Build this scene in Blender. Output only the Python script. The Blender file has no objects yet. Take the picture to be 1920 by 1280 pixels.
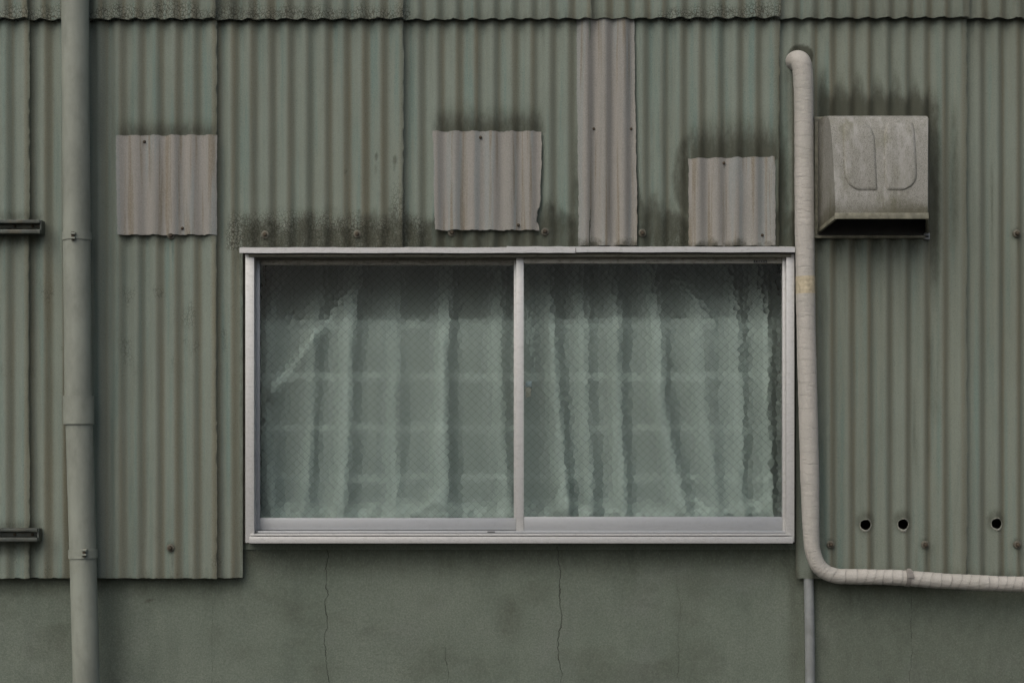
import bpy, bmesh, math, random
import numpy as np
from mathutils import Vector

# ------------------------------------------------------------------ frame of reference
S = 0.00184          # metres per photo pixel on the wall plane
D = 5.5              # camera distance from the wall plane
EYE = 850.0          # photo row of the eye level
EZ = 1.50            # eye height above the ground
SC = bpy.context.scene
COL = SC.collection
rnd = random.Random(7)

# ------------------------------------------------------------------ camera
cam = bpy.data.cameras.new('camera'); cam_o = bpy.data.objects.new('camera', cam); COL.objects.link(cam_o)
cam_o.location = (0, -D, EZ); cam_o.rotation_euler = (math.radians(90), 0, 0)
cam.sensor_width = 36; cam.lens = 36 * D / (1920 * S)
cam.shift_y = (EYE - 640) / 1920
cam.clip_end = 500
SC.camera = cam_o

# ------------------------------------------------------------------ world, sun, exposure
SUN_EL, SUN_AZ = math.radians(46), math.radians(211)     # up to the left, behind the camera
world = bpy.data.worlds.new('World'); SC.world = world; world.use_nodes = True
wn = world.node_tree; bg = wn.nodes['Background']
sky = wn.nodes.new('ShaderNodeTexSky'); sky.sky_type = 'NISHITA'; sky.sun_disc = False
sky.sun_elevation = SUN_EL; sky.sun_rotation = SUN_AZ
sky.air_density = 1.0; sky.dust_density = 4.0; sky.ozone_density = 1.0
hs = wn.nodes.new('ShaderNodeHueSaturation'); hs.inputs['Saturation'].default_value = 0.85
wn.links.new(sky.outputs['Color'], hs.inputs['Color']); wn.links.new(hs.outputs['Color'], bg.inputs['Color'])
bg.inputs['Strength'].default_value = 0.085
sl = bpy.data.lights.new('sun', 'SUN'); sl.energy = 1.25; sl.angle = math.radians(64); sl.color = (1.0, 0.955, 0.885)
so = bpy.data.objects.new('sun', sl); COL.objects.link(so)
sd = Vector((math.sin(SUN_AZ) * math.cos(SUN_EL), math.cos(SUN_AZ) * math.cos(SUN_EL), math.sin(SUN_EL)))
so.rotation_euler = (-sd).to_track_quat('-Z', 'Y').to_euler(); so.location = sd * 20
SC.view_settings.view_transform = 'Standard'; SC.view_settings.look = 'None'
SC.view_settings.exposure = 0.22; SC.view_settings.gamma = 1.0
SC.cycles.use_denoising = True
SC.cycles.max_bounces = 9; SC.cycles.diffuse_bounces = 2; SC.cycles.glossy_bounces = 3; SC.cycles.transmission_bounces = 8; SC.cycles.transparent_max_bounces = 8
SC.cycles.use_adaptive_sampling = True; SC.cycles.adaptive_threshold = 0.04

# ------------------------------------------------------------------ small maths
def W(px, py, d=0.0):
    s = S * (D - d) / D
    return Vector(((px - 960) * s, -d, EZ + (EYE - py) * s))

def sst(a, b, x):
    t = np.clip((np.asarray(x, float) - a) / (b - a), 0, 1); return t * t * (3 - 2 * t)

def _hash(i, j, seed):
    v = np.sin(i * 127.1 + j * 311.7 + seed * 74.7) * 43758.5453
    return v - np.floor(v)

def vn(x, y, seed=0):                      # value noise 0..1
    x = np.asarray(x, float); y = np.asarray(y, float)
    i = np.floor(x); j = np.floor(y); f = x - i; g = y - j
    f = f * f * (3 - 2 * f); g = g * g * (3 - 2 * g)
    return ((_hash(i, j, seed) * (1 - f) + _hash(i + 1, j, seed) * f) * (1 - g)
            + (_hash(i, j + 1, seed) * (1 - f) + _hash(i + 1, j + 1, seed) * f) * g)

def fbm(x, y, seed=0, o=4):
    a = 0; w = 0.5; t = 0
    for k in range(o):
        a = a + w * vn(np.asarray(x) * 2 ** k, np.asarray(y) * 2 ** k, seed + k * 13); t += w; w *= 0.5
    return a / t

# ------------------------------------------------------------------ objects
ORG = {}
def tag(o, label=None, cat=None, group=None, kind=None):
    if label: o['label'] = label
    if cat: o['category'] = cat
    if group: o['group'] = group
    if kind: o['kind'] = kind
    return o

def empty(name, loc, parent=None):
    o = bpy.data.objects.new(name, None); COL.objects.link(o); o.empty_display_size = 0.05
    loc = Vector(loc)
    if parent:
        o.parent = parent; o.location = loc - ORG[parent.name]
    else:
        o.location = loc
    ORG[o.name] = loc
    return o

def mk(name, verts, faces, mat, parent=None, smooth=False, attrs=None, bev=0, sharp=None):
    org = ORG[parent.name] if parent else Vector((0, 0, 0))
    me = bpy.data.meshes.new(name)
    v = np.asarray(verts, float) - np.array(org)
    me.from_pydata(v.tolist(), [], faces if isinstance(faces, list) else faces.tolist())
    if bev:
        bm = bmesh.new(); bm.from_mesh(me)
        bmesh.ops.recalc_face_normals(bm, faces=bm.faces)
        bmesh.ops.bevel(bm, geom=bm.edges[:], offset=bev, segments=2, profile=0.6, affect='EDGES', clamp_overlap=True)
        bm.to_mesh(me); bm.free()
    if attrs:
        for k, a in attrs.items():
            at = me.attributes.new(k, 'FLOAT', 'POINT'); at.data.foreach_set('value', np.asarray(a, np.float32))
    me.materials.append(mat)
    if smooth:
        me.polygons.foreach_set('use_smooth', [True] * len(me.polygons))
        if sharp: me.set_sharp_from_angle(angle=math.radians(sharp))
    me.update()
    o = bpy.data.objects.new(name, me); COL.objects.link(o)
    if parent: o.parent = parent
    ORG[o.name] = org
    return o

BF = [[0, 1, 2, 3], [7, 6, 5, 4], [0, 4, 5, 1], [1, 5, 6, 2], [2, 6, 7, 3], [3, 7, 4, 0]]
def box(name, x0, y0, x1, y1, d0, d1, mat, parent=None, bev=0.0012):
    a = W(x0, y0, d1); b = W(x1, y1, d1)
    X0, X1, Z0, Z1 = a.x, b.x, b.z, a.z
    v = [(X0, -d1, Z0), (X1, -d1, Z0), (X1, -d1, Z1), (X0, -d1, Z1), (X0, -d0, Z0), (X1, -d0, Z0), (X1, -d0, Z1), (X0, -d0, Z1)]
    return mk(name, v, BF, mat, parent, bev=bev, smooth=bool(bev), sharp=50)

def catmull(pts, step):
    P = [np.array(p, float) for p in pts]
    P = [2 * P[0] - P[1]] + P + [2 * P[-1] - P[-2]]
    out = []
    for i in range(1, len(P) - 2):
        n = max(2, int(np.linalg.norm(P[i + 1] - P[i]) / step))
        for k in range(n):
            t = k / n
            out.append(0.5 * ((2 * P[i]) + (-P[i - 1] + P[i + 1]) * t + (2 * P[i - 1] - 5 * P[i] + 4 * P[i + 1] - P[i + 2]) * t * t
                              + (-P[i - 1] + 3 * P[i] - 3 * P[i + 1] + P[i + 2]) * t ** 3))
    out.append(P[-2]); return np.array(out)

def tube(name, path, rad, mat, parent=None, n=24, cap=True, attrs=None):
    path = np.array(path); m = len(path)
    T = np.gradient(path, axis=0); T /= np.linalg.norm(T, axis=1)[:, None]
    s = np.concatenate([[0], np.cumsum(np.linalg.norm(np.diff(path, axis=0), axis=1))])
    N = np.zeros_like(T); ref = np.array([0, -1.0, 0])
    if abs(T[0] @ ref) > 0.9: ref = np.array([0, 0, 1.0])
    nn = ref - T[0] * (T[0] @ ref); N[0] = nn / np.linalg.norm(nn)
    for i in range(1, m):
        nn = N[i - 1] - T[i] * (T[i] @ N[i - 1]); N[i] = nn / np.linalg.norm(nn)
    B = np.cross(T, N)
    th = np.arange(n) * 2 * math.pi / n
    ss, tt = np.meshgrid(s, th, indexing='ij')
    R = rad(ss, tt) if callable(rad) else np.full_like(ss, rad)
    V = path[:, None, :] + R[..., None] * (np.cos(tt)[..., None] * N[:, None, :] + np.sin(tt)[..., None] * B[:, None, :])
    V = V.reshape(-1, 3).tolist(); F = []
    for i in range(m - 1):
        for j in range(n):
            k = (j + 1) % n
            F.append([i * n + j, i * n + k, (i + 1) * n + k, (i + 1) * n + j])
    if cap:
        F.append(list(range(n))[::-1]); F.append([(m - 1) * n + j for j in range(n)])
    at = None
    if attrs:
        at = {k: f(ss, tt).reshape(-1) for k, f in attrs.items()}
    return mk(name, V, F, mat, parent, smooth=True, sharp=50, attrs=at)

# ------------------------------------------------------------------ node helper
class M:
    def __init__(self, name):
        self.m = bpy.data.materials.new(name); self.m.use_nodes = True
        self.nt = self.m.node_tree; self.b = self.nt.nodes['Principled BSDF']; self.out = self.nt.nodes['Material Output']
        g = self.nt.nodes.new('ShaderNodeNewGeometry'); self.pos = g.outputs['Position']
    def set(self, sock, v):
        if hasattr(v, 'is_linked') or isinstance(v, bpy.types.NodeSocket): self.nt.links.new(v, sock)
        else: sock.default_value = v
    def p(self, key, v): self.set(self.b.inputs[key], v)
    def math(self, op, a, b=0.0, c=0.0, clamp=False):
        n = self.nt.nodes.new('ShaderNodeMath'); n.operation = op; n.use_clamp = clamp
        for i, v in enumerate((a, b, c)): self.set(n.inputs[i], v)
        return n.outputs[0]
    def vscale(self, sc, off=(0, 0, 0)):
        n = self.nt.nodes.new('ShaderNodeMapping'); self.nt.links.new(self.pos, n.inputs['Vector'])
        n.inputs['Scale'].default_value = sc; n.inputs['Location'].default_value = off
        return n.outputs[0]
    def noise(self, scale, sc=(1, 1, 1), detail=4, rough=0.6, off=(0, 0, 0), dist=0.0):
        n = self.nt.nodes.new('ShaderNodeTexNoise'); self.nt.links.new(self.vscale(sc, off), n.inputs['Vector'])
        n.inputs['Scale'].default_value = scale; n.inputs['Detail'].default_value = detail
        n.inputs['Roughness'].default_value = rough; n.inputs['Distortion'].default_value = dist
        return n.outputs['Fac']
    def voro(self, scale, sc=(1, 1, 1), feat='F1', rand=1.0, vec=None, out='Distance'):
        n = self.nt.nodes.new('ShaderNodeTexVoronoi'); n.feature = feat
        self.nt.links.new(vec or self.vscale(sc), n.inputs['Vector'])
        n.inputs['Scale'].default_value = scale; n.inputs['Randomness'].default_value = rand
        return n.outputs[out]
    def rng(self, v, a, b, c=0.0, d=1.0):
        n = self.nt.nodes.new('ShaderNodeMapRange'); n.interpolation_type = 'SMOOTHSTEP'
        self.set(n.inputs['Value'], v)
        for k, x in (('From Min', a), ('From Max', b), ('To Min', c), ('To Max', d)): self.set(n.inputs[k], x)
        return n.outputs[0]
    def mix(self, f, a, b, mode='MIX'):
        n = self.nt.nodes.new('ShaderNodeMix'); n.data_type = 'RGBA'; n.blend_type = mode
        self.set(n.inputs[0], f)
        for s_, v in ((n.inputs[6], a), (n.inputs[7], b)):
            if isinstance(v, tuple) and len(v) == 3: v = (*v, 1)
            self.set(s_, v)
        return n.outputs[2]
    def attr(self, name):
        n = self.nt.nodes.new('ShaderNodeAttribute'); n.attribute_name = name; return n.outputs['Fac']
    def sep(self):
        n = self.nt.nodes.new('ShaderNodeSeparateXYZ'); self.nt.links.new(self.pos, n.inputs[0]); return n.outputs
    def bump(self, h, dist=0.001, strength=1.0, normal=None):
        n = self.nt.nodes.new('ShaderNodeBump'); self.set(n.inputs['Height'], h)
        n.inputs['Distance'].default_value = dist; n.inputs['Strength'].default_value = strength
        if normal is not None: self.nt.links.new(normal, n.inputs['Normal'])
        return n.outputs[0]

def simple(name, col, rough=0.7, metal=0.0, var=0.25, nscale=30, sc=(1, 1, 1), bump=0.0, bscale=300, grime_shade=None, gamt=0.0, spec=0.4):
    m = M(name)
    n = m.noise(nscale, sc)
    dark = tuple(c * (1 - var) for c in col); lite = tuple(min(1, c * (1 + var)) for c in col)
    c = m.mix(m.rng(n, 0.3, 0.7), dark, lite)
    if grime_shade:
        c = m.mix(m.math('MULTIPLY', m.rng(m.noise(14, (1, 1, 0.5), detail=8, rough=0.75, off=(3, 1, 7)), 0.45, 0.75), gamt), c, grime_shade)
    m.p('Base Color', c); m.p('Roughness', rough); m.p('Metallic', metal); m.p('Specular IOR Level', spec)
    if bump:
        m.p('Normal', m.bump(m.noise(bscale, detail=3), bump))
    return m.m

# ------------------------------------------------------------------ materials
def mat_sheet():
    m = M('green_painted_cement_sheet')
    br = m.attr('brown'); gr = m.attr('grime_shade'); cr = m.attr('crackle'); ti = m.attr('tone')
    streak = m.noise(60, (1, 1, 0.035), detail=5, rough=0.65)
    green = m.mix(streak, (0.150, 0.186, 0.158), (0.212, 0.248, 0.213))
    teal = m.mix(m.rng(m.noise(26, (1, 1, 0.05), off=(5, 0, 2)), 0.45, 0.7), green, (0.130, 0.195, 0.175))
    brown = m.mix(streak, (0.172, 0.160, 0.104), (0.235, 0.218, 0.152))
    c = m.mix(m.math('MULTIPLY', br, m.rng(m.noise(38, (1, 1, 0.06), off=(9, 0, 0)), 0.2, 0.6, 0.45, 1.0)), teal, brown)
    # mottling and speckle of the weathered paint
    c = m.mix(m.rng(m.noise(9, detail=6), 0.3, 0.75, 0.0, 0.35), c, m.mix(0.5, c, (0.12, 0.125, 0.095)))
    sp = m.noise(290, detail=3, rough=0.7)
    c = m.mix(m.rng(sp, 0.35, 0.7, 0.0, 0.6), c, m.mix(0.6, c, (0.27, 0.30, 0.255)))
    c = m.mix(m.rng(sp, 0.28, 0.42, 0.4, 0.0), c, (0.07, 0.075, 0.055))
    c = m.mix(ti, c, (0.085, 0.09, 0.07))
    # crackled paint: dark lines, some flakes gone pale
    wob = m.nt.nodes.new('ShaderNodeVectorMath'); wob.operation = 'ADD'
    nn = m.nt.nodes.new('ShaderNodeTexNoise'); m.nt.links.new(m.pos, nn.inputs['Vector']); nn.inputs['Scale'].default_value = 70
    sc_ = m.nt.nodes.new('ShaderNodeVectorMath'); sc_.operation = 'SCALE'; m.nt.links.new(nn.outputs['Color'], sc_.inputs[0]); sc_.inputs['Scale'].default_value = 0.012
    m.nt.links.new(m.vscale((1, 1, 0.8)), wob.inputs[0]); m.nt.links.new(sc_.outputs[0], wob.inputs[1])
    e = m.voro(95, feat='DISTANCE_TO_EDGE', vec=wob.outputs[0])
    line = m.math('MULTIPLY', m.rng(e, 0.03, 0.12, 1.0, 0.0), m.rng(cr, 0.15, 0.7))
    c = m.mix(m.math('MULTIPLY', m.rng(cr, 0.3, 1.0), m.rng(m.noise(120, detail=3, off=(2, 2, 2)), 0.48, 0.62, 0.0, 0.5)), c, (0.30, 0.30, 0.25))
    c = m.mix(m.math('MULTIPLY', line, 0.75), c, (0.035, 0.034, 0.022))
    # black algae and the painted shade
    dark_mask = m.math('ADD', gr, m.math('MULTIPLY', m.math('SUBTRACT', m.noise(55, (1, 1, 0.4), detail=8, rough=0.75, off=(1, 4, 0)), 0.5), m.rng(gr, 0.02, 0.5, 0.0, 0.95)), clamp=True)
    c = m.mix(m.rng(dark_mask, 0.02, 1.0, 0.0, 0.84), c, m.mix(m.noise(20, off=(8, 8, 8)), (0.024, 0.026, 0.018), (0.052, 0.052, 0.034)))
    m.p('Base Color', c); m.p('Roughness', 0.8); m.p('Specular IOR Level', 0.25)
    h = m.math('ADD', m.math('MULTIPLY', m.noise(420, detail=3), 0.6), m.math('MULTIPLY', line, -1.0))
    m.p('Normal', m.bump(h, 0.0009, 0.8))
    return m.m

def mat_patch():
    m = M('bare_cement_sheet')
    a = m.noise(34, (1, 1, 0.03), detail=4, off=(3, 0, 1)); b = m.noise(22, (1, 1, 0.04), detail=3, off=(13, 0, 4))
    c = m.mix(m.rng(a, 0.35, 0.65), (0.236, 0.232, 0.212), (0.260, 0.250, 0.227))
    c = m.mix(m.rng(b, 0.50, 0.60, 0.0, 0.62), c, (0.220, 0.248, 0.245))
    c = m.mix(m.rng(m.noise(46, (1, 1, 0.025), off=(21, 0, 6)), 0.52, 0.64, 0.0, 0.8), c, (0.180, 0.155, 0.110))
    sp = m.noise(300, detail=3, rough=0.7)
    c = m.mix(m.rng(sp, 0.4, 0.7, 0.0, 0.35), c, (0.42, 0.40, 0.37))
    c = m.mix(m.rng(sp, 0.25, 0.42, 0.35, 0.0), c, (0.10, 0.095, 0.08))
    gr = m.attr('grime_shade')
    dark_mask = m.math('ADD', gr, m.math('MULTIPLY', m.math('SUBTRACT', m.noise(70, detail=6, rough=0.75), 0.5), m.rng(gr, 0.02, 0.4, 0.0, 1.2)), clamp=True)
    c = m.mix(m.rng(dark_mask, 0.1, 0.9, 0.0, 0.9), c, (0.045, 0.043, 0.030))
    m.p('Base Color', c); m.p('Roughness', 0.85); m.p('Specular IOR Level', 0.2)
    m.p('Normal', m.bump(m.noise(420, detail=3), 0.0008, 0.8))
    return m.m

def mat_plaster():
    m = M('painted_cement_render')
    x, y, z = m.sep()
    big = m.noise(2.3, (1, 1, 0.8), detail=6, rough=0.6, off=(4, 0, 1))
    c = m.mix(m.rng(big, 0.3, 0.7), (0.140, 0.168, 0.134), (0.178, 0.207, 0.168))
    c = m.mix(m.rng(m.noise(11, (1, 1, 0.3), detail=5, off=(7, 0, 3)), 0.5, 0.75, 0.0, 0.35), c, (0.100, 0.122, 0.100))
    c = m.mix(m.rng(m.noise(5, off=(1, 0, 8)), 0.5, 0.75, 0.0, 0.35), c, (0.185, 0.20, 0.18))
    g = m.attr('grime_shade')
    gg = m.math('ADD', g, m.math('MULTIPLY', m.math('SUBTRACT', m.noise(24, (1, 1, 0.4), detail=7, rough=0.7), 0.5), m.rng(g, 0.02, 0.3, 0.0, 0.7)), clamp=True)
    c = m.mix(m.math('MULTIPLY', gg, 0.85), c, (0.045, 0.045, 0.028))
    sand = m.noise(190, detail=4, rough=0.75)
    c = m.mix(m.rng(sand, 0.3, 0.6, 0.38, 0.0), c, (0.055, 0.062, 0.048))
    c = m.mix(m.rng(sand, 0.52, 0.75, 0.0, 0.35), c, (0.26, 0.27, 0.23))
    # hairline cracks
    tot = None
    for x0, zt, w, amp, seed in ((610, 1030, 0.0011, 0.020, 1), (1050, 1025, 0.0013, 0.022, 5), (1275, 1080, 0.00032, 0.018, 9), (1713, 1105, 0.0005, 0.014, 14), (836, 1215, 0.0006, 0.02, 18), (394, 1130, 0.00022, 0.016, 23)):
        nz = m.nt.nodes.new('ShaderNodeTexNoise'); nz.noise_dimensions = '1D'
        nz.inputs['Scale'].default_value = 9; nz.inputs['Detail'].default_value = 5; nz.inputs['Roughness'].default_value = 0.62
        m.set(nz.inputs['W'], m.math('ADD', z, float(seed)))
        cx = m.math('MULTIPLY_ADD', m.math('SUBTRACT', nz.outputs['Fac'], 0.5), amp * 2.2, (x0 - 960) * S)
        dd = m.math('MULTIPLY', m.math('ABSOLUTE', m.math('SUBTRACT', x, cx)), m.rng(m.noise(26, detail=4, off=(seed, 3, 0)), 0.3, 0.7, 0.6, 2.2))
        ln = m.rng(dd, w * 0.5, w * 1.7, 1.0, 0.0)
        ln = m.math('MULTIPLY', ln, m.math('LESS_THAN', z, EZ + (EYE - zt) * S))
        ln = m.math('MULTIPLY', ln, m.rng(m.noise(18, off=(seed, 0, 0)), 0.25, 0.5, 0.35, 1.0))
        tot = ln if tot is None else m.math('MAXIMUM', tot, ln)
    c = m.mix(m.math('MULTIPLY', tot, 0.8), c, (0.02, 0.02, 0.015))
    m.p('Base Color', c); m.p('Roughness', 0.92); m.p('Specular IOR Level', 0.2)
    h = m.math('SUBTRACT', m.math('MULTIPLY', sand, 1.0), m.math('MULTIPLY', tot, 1.2))
    m.p('Normal', m.bump(h, 0.0022, 0.9))
    return m.m

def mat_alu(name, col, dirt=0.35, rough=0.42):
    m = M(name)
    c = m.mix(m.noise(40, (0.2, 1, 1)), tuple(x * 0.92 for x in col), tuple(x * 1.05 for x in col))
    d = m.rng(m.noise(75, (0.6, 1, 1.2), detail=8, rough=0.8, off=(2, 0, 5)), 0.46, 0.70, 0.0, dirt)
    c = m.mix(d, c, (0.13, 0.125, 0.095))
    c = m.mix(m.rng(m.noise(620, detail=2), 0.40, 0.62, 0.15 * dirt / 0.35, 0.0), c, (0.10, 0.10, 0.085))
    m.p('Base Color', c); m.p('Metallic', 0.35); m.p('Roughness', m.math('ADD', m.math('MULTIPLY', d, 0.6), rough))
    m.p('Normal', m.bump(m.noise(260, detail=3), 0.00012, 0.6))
    return m.m

def mat_glass():
    # pressed back face: bends the view only; flat front face: bends and mirrors a little
    m = M('figured_wired_glass')
    wv = m.nt.nodes.new('ShaderNodeTexVoronoi'); wv.feature = 'F1'
    m.nt.links.new(m.vscale((1, 0, 1)), wv.inputs['Vector'])
    wv.inputs['Scale'].default_value = 60; wv.inputs['Randomness'].default_value = 0.7
    d2 = m.math('MULTIPLY', wv.outputs['Distance'], wv.outputs['Distance'])
    rf = m.nt.nodes.new('ShaderNodeBsdfRefraction'); rf.inputs['IOR'].default_value = 1.45; rf.inputs['Roughness'].default_value = 0.0
    rf.inputs['Color'].default_value = (0.955, 0.99, 0.975, 1)
    m.nt.links.new(m.bump(d2, 0.0036, 1.0), rf.inputs['Normal'])
    m.nt.links.new(rf.outputs[0], m.out.inputs['Surface'])
    m2 = M('flat_wired_glass')
    rf = m2.nt.nodes.new('ShaderNodeBsdfRefraction'); rf.inputs['IOR'].default_value = 1.45; rf.inputs['Roughness'].default_value = 0.0
    rf.inputs['Color'].default_value = (0.97, 0.99, 0.98, 1)
    gl = m2.nt.nodes.new('ShaderNodeBsdfGlossy'); gl.inputs['Roughness'].default_value = 0.06
    fr = m2.nt.nodes.new('ShaderNodeFresnel'); fr.inputs['IOR'].default_value = 1.35
    mx = m2.nt.nodes.new('ShaderNodeMixShader'); m2.nt.links.new(fr.outputs[0], mx.inputs[0])
    m2.nt.links.new(rf.outputs[0], mx.inputs[1]); m2.nt.links.new(gl.outputs[0], mx.inputs[2])
    m2.nt.links.new(mx.outputs[0], m2.out.inputs['Surface'])
    return m2.m, m.m

def mat_cloth(name, col, alpha):
    m = M(name)
    c = m.mix(m.noise(6, detail=5), tuple(x * 0.82 for x in col), col)
    m.p('Base Color', c); m.p('Roughness', 0.95); m.p('Specular IOR Level', 0.1)
    m.p('Normal', m.bump(m.noise(120, (1, 1, 0.4), detail=4), 0.0015, 0.6))
    tl = m.nt.nodes.new('ShaderNodeBsdfTranslucent'); m.nt.links.new(c, tl.inputs['Color'])
    mx = m.nt.nodes.new('ShaderNodeMixShader'); mx.inputs[0].default_value = 0.2
    m.nt.links.new(m.b.outputs[0], mx.inputs[1]); m.nt.links.new(tl.outputs[0], mx.inputs[2])
    if alpha < 1:
        tr = m.nt.nodes.new('ShaderNodeBsdfTransparent'); m2 = m.nt.nodes.new('ShaderNodeMixShader')
        m.set(m2.inputs[0], m.math('MULTIPLY_ADD', m.attr('fold_light'), 1.0 - alpha, alpha, clamp=True))   # lit fold ridges painted in through the opacity
        m.nt.links.new(tr.outputs[0], m2.inputs[1]); m.nt.links.new(mx.outputs[0], m2.inputs[2]); mx = m2
    m.nt.links.new(mx.outputs[0], m.out.inputs['Surface'])
    return m.m

def mat_tape():
    m = M('pipe_wrapping_tape')
    e = m.attr('seam'); wq = m.attr('lap')
    c = m.mix(m.noise(16, detail=5), (0.44, 0.418, 0.380), (0.51, 0.49, 0.45))
    c = m.mix(m.rng(m.noise(7, (1, 1, 0.5), off=(5, 2, 1)), 0.45, 0.7, 0.0, 0.55), c, (0.40, 0.395, 0.355))
    c = m.mix(m.math('MULTIPLY', wq, 0.35), c, (0.37, 0.345, 0.31))
    c = m.mix(m.rng(m.noise(480, detail=2), 0.35, 0.6, 0.3, 0.0), c, (0.22, 0.20, 0.17))
    c = m.mix(m.math('MULTIPLY', e, m.rng(m.noise(40, detail=4), 0.35, 0.65, 0.1, 0.75)), c, (0.13, 0.115, 0.10))
    m.p('Base Color', c); m.p('Roughness', 0.6); m.p('Specular IOR Level', 0.3)
    wr = m.math('ADD', m.noise(60, (0.5, 1, 2.5), detail=5, rough=0.7), m.math('MULTIPLY', e, -0.5))
    m.p('Normal', m.bump(wr, 0.0042, 0.8))
    return m.m

def mat_hood():
    m = M('weathered_hood_paint')
    c = m.mix(m.noise(24, (1, 1, 0.4), detail=6, rough=0.7), (0.25, 0.248, 0.22), (0.335, 0.328, 0.30))
    c = m.mix(m.rng(m.noise(13, (1, 1, 0.6), detail=6, off=(5, 0, 3)), 0.46, 0.70, 0.0, 0.75), c, (0.165, 0.162, 0.108))
    c = m.mix(m.rng(m.noise(330, (1, 1, 0.7), detail=3, rough=0.8), 0.36, 0.55, 0.7, 0.0), c, (0.10, 0.10, 0.078))
    c = m.mix(m.rng(m.noise(21, (1, 1, 0.25), detail=7, rough=0.7, off=(9, 0, 1)), 0.5, 0.68, 0.0, 0.6), c, (0.40, 0.395, 0.375))
    g = m.attr('grime_shade')
    gg = m.math('ADD', g, m.math('MULTIPLY', m.math('SUBTRACT', m.noise(90, detail=6, rough=0.75), 0.5), m.rng(g, 0.02, 0.3, 0.0, 1.0)), clamp=True)
    c = m.mix(m.math('MULTIPLY', gg, 0.85), c, (0.075, 0.07, 0.042))
    m.p('Base Color', c); m.p('Roughness', 0.62); m.p('Metallic', 0.1); m.p('Specular IOR Level', 0.35)
    m.p('Normal', m.bump(m.noise(300, detail=3), 0.0004, 0.6))
    return m.m

SHEET = mat_sheet(); PATCH = mat_patch(); PLASTER = mat_plaster()
ALU = mat_alu('anodised_aluminium', (0.59, 0.59, 0.58), 0.26); ALU_RAIL = mat_alu('aluminium_rail', (0.40, 0.415, 0.43), 0.14, 0.42)
ALU_DIRTY = mat_alu('grimy_aluminium', (0.37, 0.36, 0.32), 0.85, 0.5); ALU_CAP = mat_alu('flashing_metal', (0.53, 0.53, 0.525), 0.32, 0.4)
ALU_HEAD_SHADE = mat_alu('shaded_head_metal', (0.22, 0.215, 0.165), 0.8, 0.5)  # dark olive holds the shade under the flashing
GLASS_F, GLASS_B = mat_glass()
WIRE = simple('wire', (0.03, 0.032, 0.03), 0.95, 0.0, spec=0.0)
SHEER = mat_cloth('sheer_curtain_cloth', (0.74, 0.82, 0.785), 0.36); ADDED_LINING = mat_cloth('added_lining_cloth', (0.80, 0.88, 0.845), 0.62)
TAPE = mat_tape(); HOOD = mat_hood()
YTAPE = simple('yellowed_tape', (0.44, 0.385, 0.27), 0.6, var=0.2, nscale=60, bump=0.0012, bscale=90)
PVC = simple('painted_downpipe', (0.250, 0.268, 0.226), 0.55, var=0.14, nscale=10, sc=(1, 1, 0.3), grime_shade=(0.12, 0.125, 0.1), gamt=0.4, bump=0.0003, spec=0.35)
STEEL = simple('dark_painted_steel', (0.075, 0.085, 0.075), 0.5, 0.2, grime_shade=(0.16, 0.12, 0.07), gamt=0.5, bump=0.0004)
CONDUIT = simple('grey_conduit', (0.24, 0.255, 0.255), 0.42, var=0.15, nscale=20, grime_shade=(0.13, 0.13, 0.11), gamt=0.5)
WASHER = simple('washer_rubber', (0.12, 0.115, 0.09), 0.7, grime_shade=(0.06, 0.05, 0.035), gamt=0.6)
RUST = simple('rusted_bolt', (0.075, 0.06, 0.042), 0.75, 0.3)
BLACK = simple('black_and_shade', (0.012, 0.012, 0.011), 0.5)
WHITE = simple('faded_white_print', (0.35, 0.35, 0.32), 0.6)
BRASS = simple('brass', (0.50, 0.47, 0.40), 0.4, 0.3)
BLUEP = simple('pale_blue_plastic', (0.42, 0.50, 0.55), 0.4)
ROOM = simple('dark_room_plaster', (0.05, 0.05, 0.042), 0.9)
ASPH = simple('asphalt', (0.055, 0.054, 0.052), 0.9, var=0.3, nscale=8, bump=0.002, bscale=160)
TIE = simple('grey_pipe_tie', (0.23, 0.215, 0.195), 0.55)
CAVITY = simple('cavity_board', (0.05, 0.048, 0.04), 0.95)

# ------------------------------------------------------------------ ground and room behind the window
tag(mk('ground', [(-150, -150, 0), (150, -150, 0), (150, 0.02, 0), (-150, 0.02, 0)], [[0, 1, 2, 3]], ASPH), kind='structure')

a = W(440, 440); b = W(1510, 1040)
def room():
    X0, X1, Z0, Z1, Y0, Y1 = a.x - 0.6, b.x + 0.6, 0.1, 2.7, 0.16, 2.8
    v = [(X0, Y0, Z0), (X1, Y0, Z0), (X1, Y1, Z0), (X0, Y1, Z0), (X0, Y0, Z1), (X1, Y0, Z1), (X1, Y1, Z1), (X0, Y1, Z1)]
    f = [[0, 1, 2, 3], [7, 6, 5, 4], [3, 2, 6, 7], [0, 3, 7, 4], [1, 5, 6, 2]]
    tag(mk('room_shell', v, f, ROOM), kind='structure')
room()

# ------------------------------------------------------------------ the wall
PITCH, CREST, AMP = 35.0, 398.0, 0.0078
WALL = tag(empty('warehouse_wall', (0, 0, 0)), 'green painted corrugated cement sheet wall with grey-green rendered base', 'wall')

def wave(px):
    c = np.cos(2 * np.pi * (np.asarray(px, float) - CREST) / PITCH)
    return AMP * c

HOLES = ((1622, 983, 9.6), (1692, 982, 9.4), (1868, 981, 9.4))

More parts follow.
